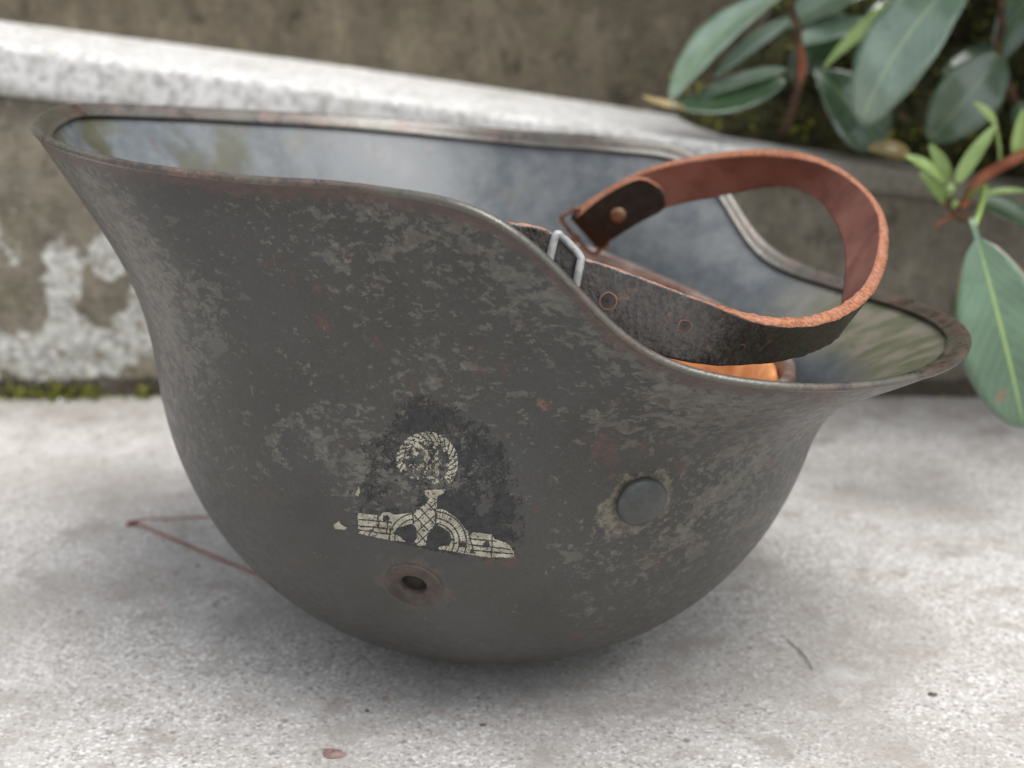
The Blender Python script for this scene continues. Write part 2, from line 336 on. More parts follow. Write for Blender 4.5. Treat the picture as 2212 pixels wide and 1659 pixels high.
wf = mesh('wall_face', V, gridfaces(nz+1, len(XW)), M_WALL, wall, attrs={'patch': patch, 'foot_dark': foot_dark})
# coping: front fascia, rounded arris and top
prof_n = 16; V = []; shrub_shade = []
rows = []
for x in XW:
    zt, zb = float(ztop(x)), float(zbot(x)); hh = zt-zb; pr = []
    wob = .0008*(vnoise(x, .3, 60, 3)-.5)
    pr.append((.012, zb)); pr.append((-.0040, zb+.0004)); pr.append((-.0058, zb+.003))
    for k in range(4): pr.append((-.0060+wob, zb+.003+(hh-.007)*(k+1)/5))
    for k in range(5):
        a = k/4*math.pi/2; pr.append((-.0060+.004*(1-math.cos(a))+wob, zt-.004+.004*math.sin(a)))
    for yy in (.03, .06, .10, .15): pr.append((yy, zt+.0006*(vnoise(x, yy, 50, 3)-.5)))
    rows.append(pr)
K = len(rows[0])
for i, x in enumerate(XW):
    for (yy, zz) in rows[i]:
        d = .0009*(vnoise(x, zz+yy, 90, 4, 3)-.5)
        V.append((x, yy-d, zz)); shrub_shade.append(np.clip((x-.085)/.12, 0, 1)*.9+.15*vnoise(x, zz, 25, 3, 8))  # right end darkened in colour for the shrub's shade
mesh('coping', V, gridfaces(len(XW), K), M_COPING, wall, attrs={'shrub_shade': shrub_shade})
# ------------------------------------------------------------------ rear wall
xs = np.linspace(-1.4, 1.4, 160); zs = np.concatenate([np.linspace(-.02, .24, 44), np.linspace(.26, .34, 4)])
V = []
for z in zs:
    for x in xs:
        yb = np.interp(x, [-1.4, -.284, -.108, .048, .155, 1.4], [.37, .3702, .392, .384, .3632, .34])-WY
        V.append((x, yb+.004*(vnoise(x, z, 25, 5, 6)-.5), z+.10))
V = [(x, y, z-.02) for x, y, z in V]
rw = mesh('retaining_wall', V, gridfaces(len(zs), len(xs)), M_BACK); rw.location = (0, WY, 0)
tag(rw, 'dark brown stained wall rising behind the pale coping', 'wall')
# soil bed at the right, on the coping's rear
xs = np.linspace(.085, .75, 110); ys = np.linspace(.288, .42, 34); V = []
for y in ys:
    for x in xs:
        e = min(1, (x-.085)/.06)*min(1, (y-.288)/.012)
        V.append((x, y, float(ztop(x))-.004+e*(.006+(.22+.95*min(1, max(0, (x-.11)/.05)))*(y-.288)+.010*(vnoise(x, y, 60, 4, 4)-.3))))
tag(mesh('soil_bed', V, gridfaces(len(ys), len(xs)), M_SOIL), kind='structure')
# ------------------------------------------------------------------ helmet
PAR = [0.10566, 0.10093, 0.10203, 0.85324, 1.25024, 1.43276, 1.49261, 1.1148, 0.33111, 0.60437]
TH = np.radians([0, 20, 40, 55, 70, 85, 100, 115, 135, 152, 168, 180])
RR = np.array([0.14527, 0.14362, 0.13526, 0.12543, 0.12727, 0.11709, 0.11935, 0.12686, 0.1318, 0.1352, 0.1425, 0.1500])
RZ = np.array([0.10596, 0.10609, 0.1093, 0.11932, 0.15032, 0.1569, 0.15858, 0.16114, 0.1654, 0.1681, 0.1706, 0.1720])
HM = np.array([[0.9509031342705152, 0.3094240124549, -0.006325326143395756], [-0.30818762880035216, 0.9485799886470638, 0.0722245844069215], [0.028348098506368578, -0.06672919641840502, 0.9973683370031491]])
HT = np.array([-0.006025, 0.0, 0.000518])
def rspl(vals, th):
    t = np.concatenate([-TH[::-1][:-1], TH, 2*np.pi-TH[::-1][1:]]); v = np.concatenate([vals[::-1][:-1], vals, vals[::-1][1:]])
    th = np.abs((th+np.pi) % (2*np.pi)-np.pi)
    i = np.clip(np.searchsorted(t, th, side='right')-1, 1, len(t)-3)
    t0, t1, t2, t3 = t[i-1], t[i], t[i+1], t[i+2]; v0, v1, v2, v3 = v[i-1], v[i], v[i+1], v[i+2]
    u = (th-t1)/(t2-t1); h = t2-t1; m1 = (v2-v0)/(t2-t0)*h; m2 = (v3-v1)/(t3-t1)*h
    return (2*u**3-3*u**2+1)*v1+(u**3-2*u**2+u)*m1+(-2*u**3+3*u**2)*v2+(u**3-u**2)*m2
def bl3(a, th):
    c = np.cos(th); return a[1]+(a[0]-a[1])*np.clip(c, 0, 1)**1.5+(a[2]-a[1])*np.clip(-c, 0, 1)**1.5
NTH, ND, NF = 360, 40, 30
th = np.linspace(-np.pi, np.pi, NTH, endpoint=False)
a_, b_, Hd, pw = PAR[:4]
Rd = a_*b_/np.sqrt((b_*np.cos(th))**2+(a_*np.sin(th))**2)
fs, ea, Rr, Zr = bl3(PAR[4:7], th), bl3(PAR[7:10], th), rspl(RR, th), rspl(RZ, th)
for _ in range(10): Rr = (np.roll(Rr, 1)+2*Rr+np.roll(Rr, -1))/4; Zr = (np.roll(Zr, 1)+2*Zr+np.roll(Zr, -1))/4
rows = [(Rd*np.sin(fs*k/ND)**pw, Hd*(1-np.cos(fs*k/ND))) for k in range(ND+1)]
d = unit(np.stack([Rd*pw*np.sin(fs)**(pw-1)*np.cos(fs), Hd*np.sin(fs)], -1)).T
e = np.stack([np.sin(ea), np.cos(ea)]); A = np.stack(rows[-1]); B = np.stack([Rr, Zr]); L = np.linalg.norm(B-A, axis=0)*.42
for k in range(1, NF+1):
    u = k/NF; q = (1-u)**3*A+3*u*(1-u)**2*(A+d*L)+3*u*u*(1-u)*(B-e*L)+u**3*B; rows.append((q[0], q[1]))
P = np.array([np.stack([r*np.cos(th), r*np.sin(th), z*np.ones_like(th)], -1) for r, z in rows])       # rows x columns x 3
dk = np.gradient(P, axis=0); dt = np.roll(P, -1, 1)-np.roll(P, 1, 1)
N = unit(np.cross(dt, dk)); N[0] = (0, 0, -1); N[1] = unit(N[2]+np.array([0, 0, -1.5]))
seg = np.linalg.norm(np.diff(P, axis=0), axis=-1); arc = np.vstack([np.cumsum(seg[::-1], 0)[::-1], np.zeros((1, NTH))])   # distance to the rim
def surf(a, k, off=0.):
    a = np.asarray(a, float); k = np.asarray(k, float)
    i = (a+np.pi)/(2*np.pi)*NTH; i0 = np.floor(i).astype(int); u = (i-i0)[..., None]; k0 = np.clip(np.floor(k).astype(int), 0, ND+NF-1); v = (k-k0)[..., None]
    g = lambda X: (X[k0, i0 % NTH]*(1-u)+X[k0, (i0+1) % NTH]*u)*(1-v)+(X[k0+1, i0 % NTH]*(1-u)+X[k0+1, (i0+1) % NTH]*u)*v
    n_ = unit(g(N)); return g(P)+n_*np.asarray(off)[..., None] if np.ndim(off) else g(P)+n_*off, n_
helmet = empty('steel_helmet')
helmet.matrix_world = Matrix([[*HM[0], HT[0]], [*HM[1], HT[1]], [*HM[2], HT[2]], [0, 0, 0, 1]])
tag(helmet, 'worn dark grey steel helmet lying upside down on pale concrete', 'helmet')
RIV, RIVN = surf(-.846, 38.92); VEN, VENN = surf(-1.4845, 28.79)
M_OUTER = mat_shell_outer(tuple(RIV), tuple(VEN))
nr = ND+NF+1
Vo = P.reshape(-1, 3); inner = (P-N*.0012)[:nr-1]; Vi = inner.reshape(-1, 3)
Fo = gridfaces(nr, NTH, True, 0, True); Fi = gridfaces(nr-1, NTH, True, len(Vo), False)
Vall = np.vstack([Vo, Vi])
def cen(f): return Vall[list(f)].mean(0)
Fo2 = [f for f in Fo if np.linalg.norm(cen(f)-VEN) > .0058]; Fi2 = [f for f in Fi if np.linalg.norm(cen(f)-VEN) > .0058]
rimd = np.concatenate([arc.ravel(), arc[:nr-1].ravel()])
vis = np.clip((np.cos(th)-.62)/.2, 0, 1)[None, :]*np.clip((.040-arc)/.012, 0, 1)
visor = np.concatenate([vis.ravel(), vis[:nr-1].ravel()])
shell = mesh('shell', Vall, Fo2+Fi2, [M_OUTER, M_INNER], helmet, mi=[0]*len(Fo2)+[1]*len(Fi2), attrs={'rimd': rimd, 'visor': visor})
# rolled rim (hem folded inwards)
def at_arc(s):                                                          # points and normals at a distance s below the rim
    X = np.zeros((NTH, 3)); Y = np.zeros((NTH, 3))
    for i in range(NTH):
        aa = arc[::-1, i]
        for c in range(3): X[i, c] = np.interp(s, aa, P[::-1, i, c]); Y[i, c] = np.interp(s, aa, N[::-1, i, c])
    return X, unit(Y)
X0, N0 = at_arc(0.); X1, _ = at_arc(.0015); E0 = unit(X0-X1); r_ = .00082
ring = [X0+N0*.00005-E0*.0009, X0+N0*.00022-E0*.0004]
for k in range(0, 7):
    a = math.pi*k/6; ring.append(X0-N0*r_+N0*(r_+.0003)*math.cos(a)+E0*r_*math.sin(a))
for s in (.0016, .0032, .0048): X, Y = at_arc(s); ring.append(X-Y*(2*r_+.0004+.0002*math.sin(s*500)))
X, Y = at_arc(.0055); ring.append(X-Y*.0030); X, Y = at_arc(.0057); ring.append(X-Y*.0026); X, Y = at_arc(.0053); ring.append(X-Y*.0022); X, Y = at_arc(.003); ring.append(X-Y*.0014)
mesh('rolled_rim', np.array(ring).reshape(-1, 3), gridfaces(len(ring), NTH, True, 0, True), M_RIM, helmet)
def frame(n):
    n = unit(n); u = unit(np.cross(n, (0, 0, 1))); return u, np.cross(n, u), n
def lathe(c, n, prof, seg=36):
    u, v, n = frame(n); V = []
    for r, h in prof:
        for k in range(seg):
            a = 2*math.pi*k/seg; V.append(c+u*r*math.cos(a)+v*r*math.sin(a)+n*h)
    return V, gridfaces(len(prof), seg, True)
V, F = lathe(RIV, RIVN, [(.0064, -.0012), (.0070, .0008), (.0070, .0014), (.0064, .0021), (.0048, .0028), (.0025, .0032), (.00001, .0033)])
mesh('rivet', V, F, M_RIVET, helmet)
V, F = lathe(VEN, VENN, [(.0082, -.0007), (.0080, .0001), (.0074, .0003), (.0067, .0001), (.0052, .0000), (.0040, .0001), (.0036, -.0003), (.0035, -.0016), (.0034, -.004), (.00001, -.0042)])  # hole closed by a disc, its shade put into the colour
vg = mesh('vent_bush', V, F, [M_RUST, M_HOLEDARK], helmet, mi=[0]*(36*7)+[1]*(len(F)-36*7)); tag(vg, 'rusty vent bush with a hole coloured dark')
# ---- decal: black shield with a worn cream eagle and wreath, as flat flakes on the paint
DC = [[-1.40963, 0.96656], [0.36572, 0.03478], [-0.02186, -0.28726], [-0.03235, 0.00672], [0.06401, -0.01914], [-0.02207, 0.0307], [0.0203, 0.01307], [-0.01752, -0.04427], [0.04689, 0.0482], [-0.02114, -0.10285]]
def decal_at(X, Y, off):
    u = X/1000-.8; v = Y/1000-.7; T = np.stack([np.ones_like(u), u, v, u*u, u*v, v*v, u**3, u*u*v, u*v*v, v**3], -1)@np.array(DC)
    return surf(T[..., 0], T[..., 1]*40, off)[0]
GN = 330
gx = np.linspace(120, 1530, GN+1); gy = np.linspace(50, 1340, GN+1); GX, GY = np.meshgrid(gx, gy)
cx, cy = (GX[:-1, :-1]+GX[1:, 1:])/2, (GY[:-1, :-1]+GY[1:, 1:])/2
def inpoly(poly, x, y):
    r = np.zeros(x.shape, bool); n = len(poly)
    for i in range(n):
        x1, y1 = poly[i]; x2, y2 = poly[(i+1) % n]
        c = ((y1 > y) != (y2 > y)) & (x < (x2-x1)*(y-y1)/(y2-y1+1e-9)+x1); r ^= c
    return r
def segd(x, y, a, b):
    ax, ay = a; bx, by = b; t = np.clip(((x-ax)*(bx-ax)+(y-ay)*(by-ay))/((bx-ax)**2+(by-ay)**2), 0, 1); return np.hypot(x-ax-t*(bx-ax), y-ay-t*(by-ay))
wx = cx+26*(vnoise(cx, cy, .02, 3, 11)-.5); wy = cy+26*(vnoise(cx, cy, .02, 3, 12)-.5)
SHP = [(560, 110), (700, 80), (860, 90), (960, 130), (1060, 190), (1180, 260), (1300, 350), (1390, 500), (1430, 640), (1480, 760), (1510, 900), (1505, 1080), (1480, 1180), (1440, 1255), (1150, 1275), (900, 1215), (560, 1135), (300, 1090), (250, 960), (220, 820), (310, 700), (330, 560), (200, 520), (290, 360), (470, 340), (590, 250)]
shield = inpoly(SHP, wx, wy)
wear = vnoise(cx, cy, .022, 5, 1)*.5+vnoise(cx, cy, .09, 3, 2)*.5
strong = np.zeros_like(cx)
for bx, by, rx, ry, am in [(720, 290, 190, 75, .2), (850, 200, 200, 90, .08), (1230, 480, 190, 140, .14), (1180, 950, 260, 120, .16), (960, 850, 110, 70, .2), (440, 500, 110, 140, .05), (1380, 900, 110, 260, .1), (430, 1110, 240, 40, .1), (1000, 1200, 350, 30, .1), (450, 790, 150, 60, .04), (720, 1090, 150, 90, .3), (900, 1110, 150, 90, .3), (640, 790, 130, 60, -.22), (560, 700, 110, 60, -.14), (1210, 890, 60, 60, -.3), (900, 720, 150, 60, -.05), (330, 420, 120, 100, -.06)]:
    strong += am*np.exp(-((cx-bx)/rx)**2-((cy-by)/ry)**2)
streak = vnoise(cx*.35, cy*.08, .06, 4, 9)
edge_ = np.zeros_like(cx)
for dx, dy in ((90, 0), (-60, 0), (0, 60), (0, -80), (60, 60), (-40, 40), (70, -60), (-40, -40)): edge_ += (~inpoly(SHP, wx+dx, wy+dy))/8.
grain = vnoise(cx, cy, .16, 2, 71)
m_shield = shield & (wear+strong*1.15+.30*(streak-.5)+.40*(grain-.5)-.05*np.clip((620-cx)/400, 0, 1)-.26*edge_ > .545)
polys = [[(320, 930), (460, 945), (475, 960), (500, 925), (545, 925), (570, 945), (700, 925), (715, 1000), (600, 1040), (570, 1080), (600, 1090), (660, 1140), (560, 1130), (500, 1120), (330, 1075)],
 [(705, 920), (760, 885), (800, 860), (830, 830), (880, 840), (870, 900), (870, 1000), (830, 1060), (810, 1090), (800, 1160), (760, 1170), (710, 1150), (740, 1110), (735, 1040), (700, 1000)],
 [(868, 890), (920, 895), (980, 930), (1040, 980), (1080, 1040), (1110, 1070), (1140, 1060), (1270, 1075), (1290, 1110), (1370, 1135), (1420, 1185), (1435, 1245), (1200, 1238), (1000, 1202), (890, 1187), (900, 1160), (960, 1165), (990, 1120), (965, 1060), (900, 1020), (865, 1000)],
 [(790, 760), (940, 750), (930, 775), (880, 800), (875, 850), (800, 862), (822, 820), (790, 790)], [(150, 1010), (190, 985), (200, 1010), (245, 1035), (230, 1050), (160, 1040)], [(300, 795), (325, 730), (335, 770), (320, 810)]]
ex = cx+9*(vnoise(cx, cy, .05, 3, 21)-.5); ey = cy+9*(vnoise(cx, cy, .05, 3, 22)-.5)
eag = np.zeros(cx.shape, bool)
for pl in polys: eag |= inpoly(pl, ex, ey)
for pl in ([(590, 1040), (680, 1015), (730, 1050), (740, 1110), (690, 1150), (650, 1120), (610, 1090)], [(830, 1090), (870, 1050), (950, 1080), (960, 1130), (930, 1165), (870, 1180), (820, 1140)]): eag &= ~inpoly(pl, ex, ey)
lines = [((330, 975), (560, 1000)), ((330, 1020), (520, 1045)), ((330, 1050), (560, 1088)), ((1105, 1107), (1300, 1125)), ((1110, 1150), (1400, 1182)), ((1120, 1190), (1420, 1217)), ((460, 945), (470, 1030)), ((540, 960), (525, 1080)), ((1105, 1070), (1135, 1180)), ((440, 1030), (400, 1095)), ((1270, 1080), (1268, 1235)), ((870, 890), (868, 1010)), ((705, 925), (712, 1000))]
ln = np.zeros(cx.shape, bool)
for a, b in lines: ln |= segd(ex, ey, a, b) < 5
rr = np.hypot(cx-865, cy-1135); ang = np.arctan2(cy-1135, cx-865)
for R_ in (135, 172, 222): ln |= (np.abs(rr-R_) < 5) & (cx > 866) & (cx < 1110)
for R_ in (150, 190): ln |= (np.abs(np.hypot(cx-735, cy-1120)-R_) < 5) & (cx < 712) & (cx > 520)
ln |= (rr > 172) & (rr < 262) & (cx > 872) & (cx < 1110) & (np.abs((ang*22) % 2-1) < .17)
body = inpoly(polys[1], cx, cy); ln |= body & ((np.abs(((cx+cy) / 44) % 2-1) < .14) | (np.abs(((cx-cy*.9) / 44) % 2-1) < .14))
chips = vnoise(cx, cy, .045, 4, 31)
for bx, by, r in [(520, 970, 24), (1060, 1150, 22), (1230, 1150, 26), (1130, 1200, 16)]: eag &= np.hypot(cx-bx, cy-by)+30*(chips-.5) > r
crk = np.abs(vnoise(cx, cy, .022, 3, 81)-.5) < .012
m_eagle = eag & ~ln & ~crk & (chips+.25*(grain-.5) < .70)
rw_ = np.hypot(cx-810, (cy-562)); wa = np.arctan2(cy-562, cx-810)
keep = vnoise(cx, cy, .03, 4, 41)
low = ((wa > .75) & (wa < 2.75))
ringm = (rw_ < 222) & (rw_ > 160) & ~low & (keep+.10*(np.cos(wa+.6)) > .37)
ringm &= ~(np.abs(((rw_*.045+wa*9)) % 2-1) < .26)
fleck = (rw_ < 165) & (vnoise(cx, cy, .036, 4, 51)+.10*np.exp(-((cx-720)/90)**2-((cy-470)/70)**2)+.12*np.exp(-((cx-815)/22)**2-((cy-500)/70)**2)+.1*np.exp(-((cx-850)/60)**2-((cy-600)/30)**2) > .585)
m_wreath = (ringm | fleck) & ~crk & (vnoise(cx, cy, .09, 2, 61)+.35*(grain-.5) < .62)
def flakes(name, mask, off, mat, parent):
    gp = decal_at(GX, GY, off); use = np.argwhere(mask); idx = {}; V = []; F = []
    for r, c in use:
        f = []
        for q in ((r, c), (r, c+1), (r+1, c+1), (r+1, c)):
            if q not in idx: idx[q] = len(V); V.append(gp[q])
            f.append(idx[q])
        F.append(f)
    return mesh(name, V, F, mat, parent)
dec = flakes('shield_decal', m_shield, .00010, M_SHIELD, helmet); dec['label'] = 'worn black shield decal'
tag(flakes('eagle_emblem', m_eagle, .00018, M_CREAM, dec), 'cream eagle with spread wings, upside down')
tag(flakes('wreath_emblem', m_wreath, .00016, M_CREAM, dec), 'rubbed remains of a cream wreath')
# ---- liner
def ell(a, ra, rb): return ra*rb/np.sqrt((rb*np.cos(a))**2+(ra*np.sin(a))**2)
ta = np.linspace(-np.pi, np.pi, 120, endpoint=False)
def loft(prof, m=ta):
    V = []
    for (ra, rb, z, tilt) in prof:
        for a in m: R_ = ell(a, ra, rb); V.append((R_*math.cos(a), R_*math.sin(a), z-tf(a, tilt)))
    return V, gridfaces(len(prof), len(m), True)
tf = lambda a, k: k*(.0275*max(0, math.cos(a))+.007*min(0, math.cos(a)))
V, F = loft([(.0955, .0905, .092, 1), (.0960, .0910, .1200, 1), (.0953, .0903, .1212, 1), (.0930, .0880, .1214, 1), (.0922, .0872, .1202, 1), (.0920, .0870, .092, 1)])
lb = mesh('liner_band', V, F, M_BAND, helmet)
V, F = loft([(.0915, .0865, .112, 1), (.0900, .085, .1175, 1), (.088, .083, .1170, 1), (.083, .078, .108, .9), (.076, .071, .088, .7), (.068, .063, .066, .5), (.055, .050, .048, .2), (.035, .031, .036, 0)])
V = [(x, y, z+.0016*math.sin(8*math.atan2(y, x))) for x, y, z in V]
mesh('liner_leather', V, F, M_LINER, helmet)
# ------------------------------------------------------------------ chin strap (in world coordinates, hung under the helmet)
ST = [[0.0234, 0.078, 0.1285], [0.034, 0.076, 0.1367], [0.0485, 0.073, 0.1445], [0.0642, 0.068, 0.149], [0.0791, 0.06, 0.152], [0.0915, 0.05, 0.1533], [0.1016, 0.038, 0.1524], [0.1087, 0.022, 0.149], [0.112, 0.004, 0.1443], [0.1105, -0.014, 0.14], [0.1048, -0.035, 0.1346], [0.0971, -0.054, 0.1309], [0.0878, -0.07, 0.1295], [0.0772, -0.083, 0.1293], [0.0663, -0.091, 0.1305], [0.0551, -0.096, 0.1338], [0.0437, -0.097, 0.1383], [0.0324, -0.0975, 0.1426], [0.0224, -0.0975, 0.1464], [0.0163, -0.0975, 0.1482], [0.0127, -0.0975, 0.1517], [0.007, -0.098, 0.1554], [-0.0012, -0.098, 0.1567]]
SB = [[0.0332, 0.0829, 0.1168], [0.0445, 0.0774, 0.1247], [0.0575, 0.0761, 0.1317], [0.0703, 0.0727, 0.1349], [0.0827, 0.0681, 0.1386], [0.0926, 0.0608, 0.1416], [0.0992, 0.0496, 0.1417], [0.1037, 0.0334, 0.1389], [0.1052, 0.0135, 0.1334], [0.1031, -0.0057, 0.1284], [0.0983, -0.0255, 0.1237], [0.0934, -0.0426, 0.1203], [0.087, -0.058, 0.1188], [0.0786, -0.071, 0.1188], [0.069, -0.0802, 0.1191], [0.057, -0.0883, 0.1199], [0.0442, -0.0976, 0.1223], [0.0316, -0.0995, 0.1259], [0.0204, -0.0993, 0.1298], [0.0132, -0.0991, 0.1318], [0.0087, -0.0989, 0.1354], [0.0026, -0.0994, 0.139], [-0.0062, -0.0994, 0.1403]]

HMi = np.linalg.inv(HM)
def loc(p): return (np.asarray(p, float)-HT)@HMi.T
NS = 150
sm = lambda A: np.vstack([A[:1], (A[:-2]+2*A[1:-1]+A[2:])/4, A[-1:]])
T_ = catmull(ST, NS); B_ = catmull(SB, NS)
for _ in range(6): T_, B_ = sm(T_), sm(B_)
Cn = (T_+B_)/2; Wd = unit(B_-T_); half = np.linalg.norm(B_-T_, axis=1, keepdims=True)/2
half = np.clip(half, .0070, .0088)
for _ in range(8): half = sm(half)
Tg = unit(np.gradient(Cn, axis=0)); Nn = unit(np.cross(Tg, Wd))
ctr = np.array([.045, -.01, .135])
if ((Cn-ctr)*Nn).sum(1).mean() < 0: Nn = -Nn                       # Nn points out of the loop
TK = .00165
def strip(C, W, H, Nv, tk, fuzz=0.0, seed=0, off=0.):
    rs = np.random.RandomState(seed); V = []
    cs = [(-1, 1), (-.93, 1.), (-.5, 1.06), (0, 1.08), (.5, 1.06), (.93, 1.), (1, 1), (1.012, 0), (1, -1), (.93, -1), (0, -1.), (-.93, -1), (-1, -1), (-1.015, 0)]
    for i in range(len(C)):
        for (a, b) in cs:
            p_ = C[i]+W[i]*H[i]*a+Nv[i]*(tk*b+off)
            if abs(a) > .97: p_ = p_+rs.randn(3)*fuzz
            V.append(p_)
    nc = len(cs); F = []; I = []
    for i in range(len(C)-1):
        for c in range(nc):
            F.append((i*nc+c, i*nc+(c+1) % nc, (i+1)*nc+(c+1) % nc, (i+1)*nc+c))
            I.append(0 if c < 6 and c not in () else (1 if 8 <= c <= 11 else 2))
    F += [tuple(range(nc))[::-1], tuple((len(C)-1)*nc+c for c in range(nc))]; I += [2, 2]
    return V, F, I
V, F, I = strip(Cn, Wd, half[:, 0], Nn, TK, .00009, 1)
strap = mesh('chin_strap', [loc(v) for v in V], F, [M_LEATHER, M_FLESH, M_EDGE], helmet, mi=I); strap['label'] = 'looped leather chin strap, dark outside and red brown inside'
# folded end tab at the far side with its stud
k1 = 15; Hc = half[:k1, 0].copy()
endr = np.clip((k1-1-np.arange(k1))/3., 0, 1); Hc = Hc*.98*np.sqrt(np.clip(1-(1-endr)**2, .02, 1))
V, F, I = strip(Cn[:k1], Wd[:k1], Hc, -Nn[:k1], TK*.7, .00006, 2, off=.0027)
tab = mesh('strap_tab', [loc(v) for v in V], F, [M_TAB, M_FLESH, M_EDGE], strap, mi=I); tab['label'] = 'dark folded strap end with rounded tip'
ks = 6; V, F = lathe(Cn[ks]-Nn[ks]*.0040+Wd[ks]*.001, -Nn[ks], [(.0029, -.001), (.0029, .0004), (.0024, .0009), (.0012, .0012), (.00001, .0013)], 24)
mesh('stud', [loc(v) for v in V], F, M_STUD, tab)
fold = [Cn[0]+Wd[0]*half[0]*a-Nn[0]*.0013-Tg[0]*.0004 for a in (-.97, -.4, .2, .97)]
V, F = tube(fold, [.0024, .0025, .0025, .0024], 14, 12); mesh('strap_fold', [loc(v) for v in V], F, M_TAB, strap)
# punched holes as flat discs, their darkness put into the colour
def nearest(p): return int(np.argmin(np.linalg.norm(Cn-np.array(p), axis=1)))
for p_, r1, up in (((.0236, -.1025, .1395), .0020, -.05), ((.0409, -.099, .1315), .0016, -.05), ((.056, -.093, .1275), .0011, .25)):
    i = nearest(p_); c = Cn[i]+Nn[i]*(TK*1.08)+Wd[i]*half[i]*up
    V, F = lathe(c, Nn[i], [(r1*1.15, -.00004), (r1*.95, .00005), (r1*.9, .00004), (r1*.45, .00003), (.00001, .00003)], 20)
    V = [v+W2*.00010*math.sin(5*q_+r1*9e3) for q_, v in enumerate(V) for W2 in (Wd[i],)]; I = [0]*20+[1]*60
    mesh('punched_hole', [loc(v) for v in V], F, [M_FLESH, M_HOLEDARK], strap, mi=I)
# near buckle ring (bent wire round the strap) and far ring
i = nearest((.0155, -.0975, .1420)); 
def ringpts(i, oh, on, skew=0.):
    c, W_, N_, T3 = Cn[i], Wd[i], Nn[i], Tg[i]; h_ = half[i, 0]+oh; q = []
    for (a, b) in ((-1, -1), (-1.05, 0), (-1, 1), (-.5, 1.1), (0, 1.1), (.5, 1.1), (1, 1), (1.05, 0), (1, -1), (.5, -1.1), (0, -1.1), (-.5, -1.1)):
        q.append(c+W_*h_*a+N_*on*b+T3*skew*a)
    return q
st_ = np.concatenate([[0], np.cumsum(np.linalg.norm(np.diff(Cn, axis=0), axis=1))])
def on_strap(ds, a, o):                                                # ds metres along the strap from the ring's right bar
    k = int(np.clip(np.searchsorted(st_, st_[i]+ds), 0, NS-1)); return Cn[k]+Wd[k]*(half[k, 0]*a)+Nn[k]*o
fr_ = [(0, -.98, .0030), (0, -.6, .0034), (0, 0, .0034), (0, .6, .0034), (.0003, .98, .0030), (.0015, 1.08, .0026), (.004, 1.08, .0024), (.0065, 1.08, .0024), (.0082, 1.0, .0026), (.0085, 0, .0030), (.0082, -1.0, .0026), (.0065, -1.06, .0024), (.004, -1.06, .0024), (.0015, -1.06, .0026)]
rp = [on_strap(*q) for q in fr_]
q = catmull(rp+[rp[0]], 90)[:-1]; V, F = tube(q, .00100, 10, None, True)
br = mesh('buckle_ring', [loc(v) for v in V], F, M_STEEL, helmet); br['label'] = 'dull zinc wire ring round the near strap end'
pr = [Cn[i]+Nn[i]*.0030+Wd[i]*half[i]*.25-Tg[i]*-.001, Cn[i]+Nn[i]*.0034+Wd[i]*half[i]*.2+Tg[i]*.003, Cn[i]+Nn[i]*.0026+Wd[i]*half[i]*.2+Tg[i]*.006]
V, F = tube(pr, [.0010, .0014, .0008], 10, 10); mesh('prong', [loc(v) for v in V], F, M_STEEL, br)
rp = []
c, W_, N_, T3 = Cn[0], Wd[0], Nn[0], -Tg[0]
for a, b in ((-1.25, .002), (-1.25, .0055), (-.6, .0065), (0, .0065), (.6, .0065), (1.25, .0055), (1.25, .002), (1.2, -.0015), (.6, -.002), (0, -.002), (-.6, -.002), (-1.2, -.0015)):
    rp.append(c+W_*half[0]*a+T3*b-N_*.0012)
q = catmull(rp+[rp[0]], 60)[:-1]; V, F = tube(q, .00085, 8, None, True)
fr = mesh('strap_loop_ring', [loc(v) for v in V], F, M_BROWNMETAL, helmet)
pb = [c+T3*.0065-N_*.0012, c+T3*.009+N_*.004-np.array([0, 0, .004]), c+T3*.010+N_*.010-np.array([0, 0, .012])]
V, F = tube(pb, [.0018, .0022, .0022], 8, 8); mesh('ring_bracket', [loc(v) for v in V], F, M_BAND, fr)
# ------------------------------------------------------------------ rhododendron
def leaf(name, base, tip, width, mat, parent, bend=.12, fold=.12, roll=0., nrm=(-.15, -.62, .77), droop=(0, 0, 0), pwr=.75, nl=22, nw=9, yoff=0., petiole=0., twist=0.):
    base = np.array(base, float); tip = np.array(tip, float)+np.array([0, yoff, 0]); ax = tip-base; L = np.linalg.norm(ax); ax /= L
    n = np.array(nrm, float); n = unit(n-ax*(n@ax)); s = np.cross(ax, n)
    n, s = n*math.cos(roll)+s*math.sin(roll), s*math.cos(roll)-n*math.sin(roll)
    V = []; UV = []
    for i in range(nl+1):
        t = i/nl; tt = (t-petiole)/(1-petiole)
        if tt <= 0: wv = .012*L
        else: wv = max(.012*L*(1-tt), width/2*math.sin(math.pi*min(1, tt**pwr))**.62)
        if i == nl: wv = .0002
        tw = twist*(t-.5); n2 = n*math.cos(tw)+s*math.sin(tw); s2 = s*math.cos(tw)-n*math.sin(tw)
        c = base+ax*L*t+n*bend*L*4*t*(1-t)+np.array(droop)*t*t
        for j in range(nw):
            u = -1+2*j/(nw-1)
            V.append(c+s2*wv*u+n2*(fold*wv*(u*u*1.2-.18*math.exp(-(u/.12)**2))+.02*wv*math.sin(9*t*math.pi+3*u)*abs(u)))
            UV.append((j/(nw-1), t))
    o = mesh(name, V, gridfaces(nl+1, nw), mat, parent, uv=UV)
    md = o.modifiers.new('thickness', 'SOLIDIFY'); md.thickness = .00035
    return o
shrub = empty('rhododendron_shrub', (0, 0, 0)); tag(shrub, 'glossy evergreen shrub with lime young shoots hanging over the wall coping', 'shrub')
